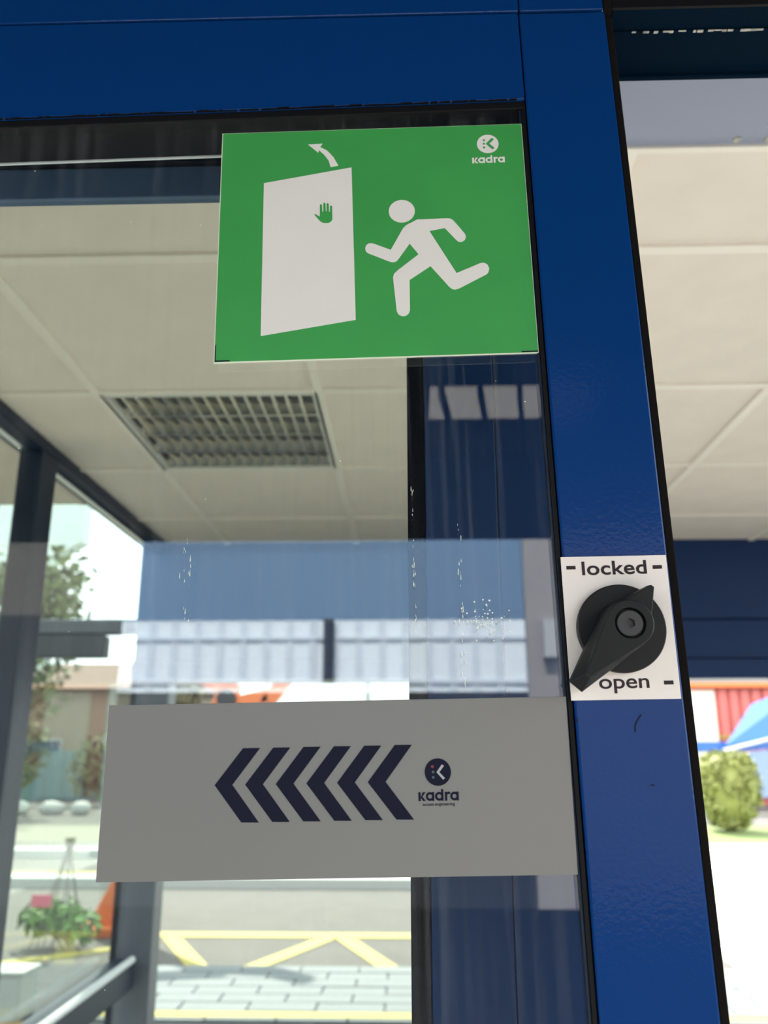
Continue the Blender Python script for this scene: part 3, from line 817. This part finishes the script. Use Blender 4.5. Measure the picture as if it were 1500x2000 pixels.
me = bpy.data.meshes.new('inner_leaves'); bmx.to_mesh(me); bmx.free(); me.materials.append(M['hedge'])
o = bpy.data.objects.new('inner_leaves', me); col.objects.link(o); o.parent = hg
MB().tube((0,0,0),(0,0,.5),.07,.05,10).build('stem', M['bark'], hg)

st = tag(empty('market_stall', (11.5,30,-.07)), 'red ribbed stall with a cream door and an orange fascia', 'stall')
MB().box((-4.5,.12,0),(4.5,4,4.0)).build('wall', M['redwall'], st)
for i in range(14):
    MB().box((-.85+.38*i,.02,.2),(-.60+.38*i,.14,3.78)).build('rib', M['redwall'], st)
MB().box((-2.6,.0,.2),(-1.0,.14,3.75)).build('cream_door', M['creamwall'], st, .02)
MB().box((-4.6,-.25,3.82),(4.6,.15,4.25)).build('fascia', M['fascia'], st, .02)
MB().box((-1.0,.0,2.1),(4.4,.1,2.25)).build('orange_band', M['orange_line'], st, .01)

bt = tag(empty('blue_tarpaulin', (11.0,26,-.07)), 'blue tarpaulin tent on pale poles behind the hedge', 'tarpaulin')
mb = MB()
# ridge sheet rising to the right, with thickness
def sheet(pts, th=.03):
    n = len(mb.v); kq = len(pts)
    mb.v += list(pts)+[(x,y+th,z-th) for x,y,z in pts]
    mb.f.append(tuple(n+i for i in range(kq))); mb.f.append(tuple(n+kq+i for i in reversed(range(kq))))
    for i in range(kq):
        j = (i+1) % kq; mb.f.append((n+i,n+kq+i,n+kq+j,n+j))
sheet([(-1.75,0,1.86),(1.6,0,2.4),(1.6,.9,3.9),(-.5,.9,3.1)]); 
sheet([(-2.0,.0,1.66),(1.6,0,2.02),(1.6,0,2.34),(-1.7,0,1.80)])
mb.build('sheet', M['tarp'], bt)
mb = MB(); sheet([(-1.9,-.02,1.62),(1.6,-.02,1.95),(1.6,-.3,.45),(-1.9,-.3,.45)]); mb.build('side_sheet', M['tarp_pale'], bt)
mb = MB(); sheet([(-2.6,.3,1.98),(-1.3,.3,1.98),(-1.3,.3,1.72),(-2.6,.3,1.72)]); mb.build('edge_sheet', M['tarp'], bt)
MB().tube((-1.85,-.06,1.72),(1.7,-.06,2.55),.05,seg=10).build('pole', M['pole'], bt)
MB().tube((-1.8,.9,0),(-1.8,.9,1.9),.04,seg=10).build('pole', M['pole'], bt)
MB().tube((1.6,.9,0),(1.6,.9,3.9),.04,seg=10).build('pole', M['pole'], bt)

# ------------------------------------------------------------------ across the yard behind the viewer (seen mirrored in the glass)
tag(MB().box((-14,-14,-.07),(14,-3.0,-.06)).build('yard', M['yard']), 'unseen yard behind the viewer, added dark to darken the door glass', 'ground', kind='structure')  # near-black slab added to darken the lower reflection in the glass
ob = tag(empty('opposite_pavilion', (-1,-9.0,-.07)), 'pale pavilion with a slatted screen, mirrored in the door glass', 'building')
MB().box((-2.5,-.6,0),(2.4,-.1,2.36)).build('lower_wall', M['fence_grey'], ob)
MB().box((-2.5,-.5,3.22),(2.4,-.1,4.6)).build('fascia', M['fence_blue'], ob)
MB().box((-2.5,-.5,2.36),(2.4,-.105,3.22)).build('screen_back', M['fence_white'], ob)
sl = None
for i in range(17):
    if sl is None: o = MB().box((-.045,-.104,2.36),(.045,-.085,3.22)).build('slat', M['slat'], ob); sl = o
    else: o = sl.copy(); col.objects.link(o); o.parent = ob
    o.location = (-2.4+.28*i,0,0)
for z in (2.98,2.46): MB().box((-2.5,-.084,z),(2.4,-.07,z+.04)).build('rail', M['slat'], ob)
MB().box((-.02,-.055,2.36),(.10,.02,3.22)).build('post', M['fence_grey'], ob)
MB().box((-12,-.6,0),(-2.51,-.1,3.3)).build('dark_wing', M['fence_grey'], ob)
MB().box((-12,-.6,3.3),(-2.51,-.1,4.6)).build('brown_wing', M['fence_brown'], ob)
MB().box((2.41,-.6,0),(10,-.1,4.6)).build('beige_wing', M['beige'], ob)
for i in range(4): MB().box((2.6+.45*i,-.12,2.75),(2.75+.45*i,.05,3.2)).build('pilaster', M['beige2'], ob)
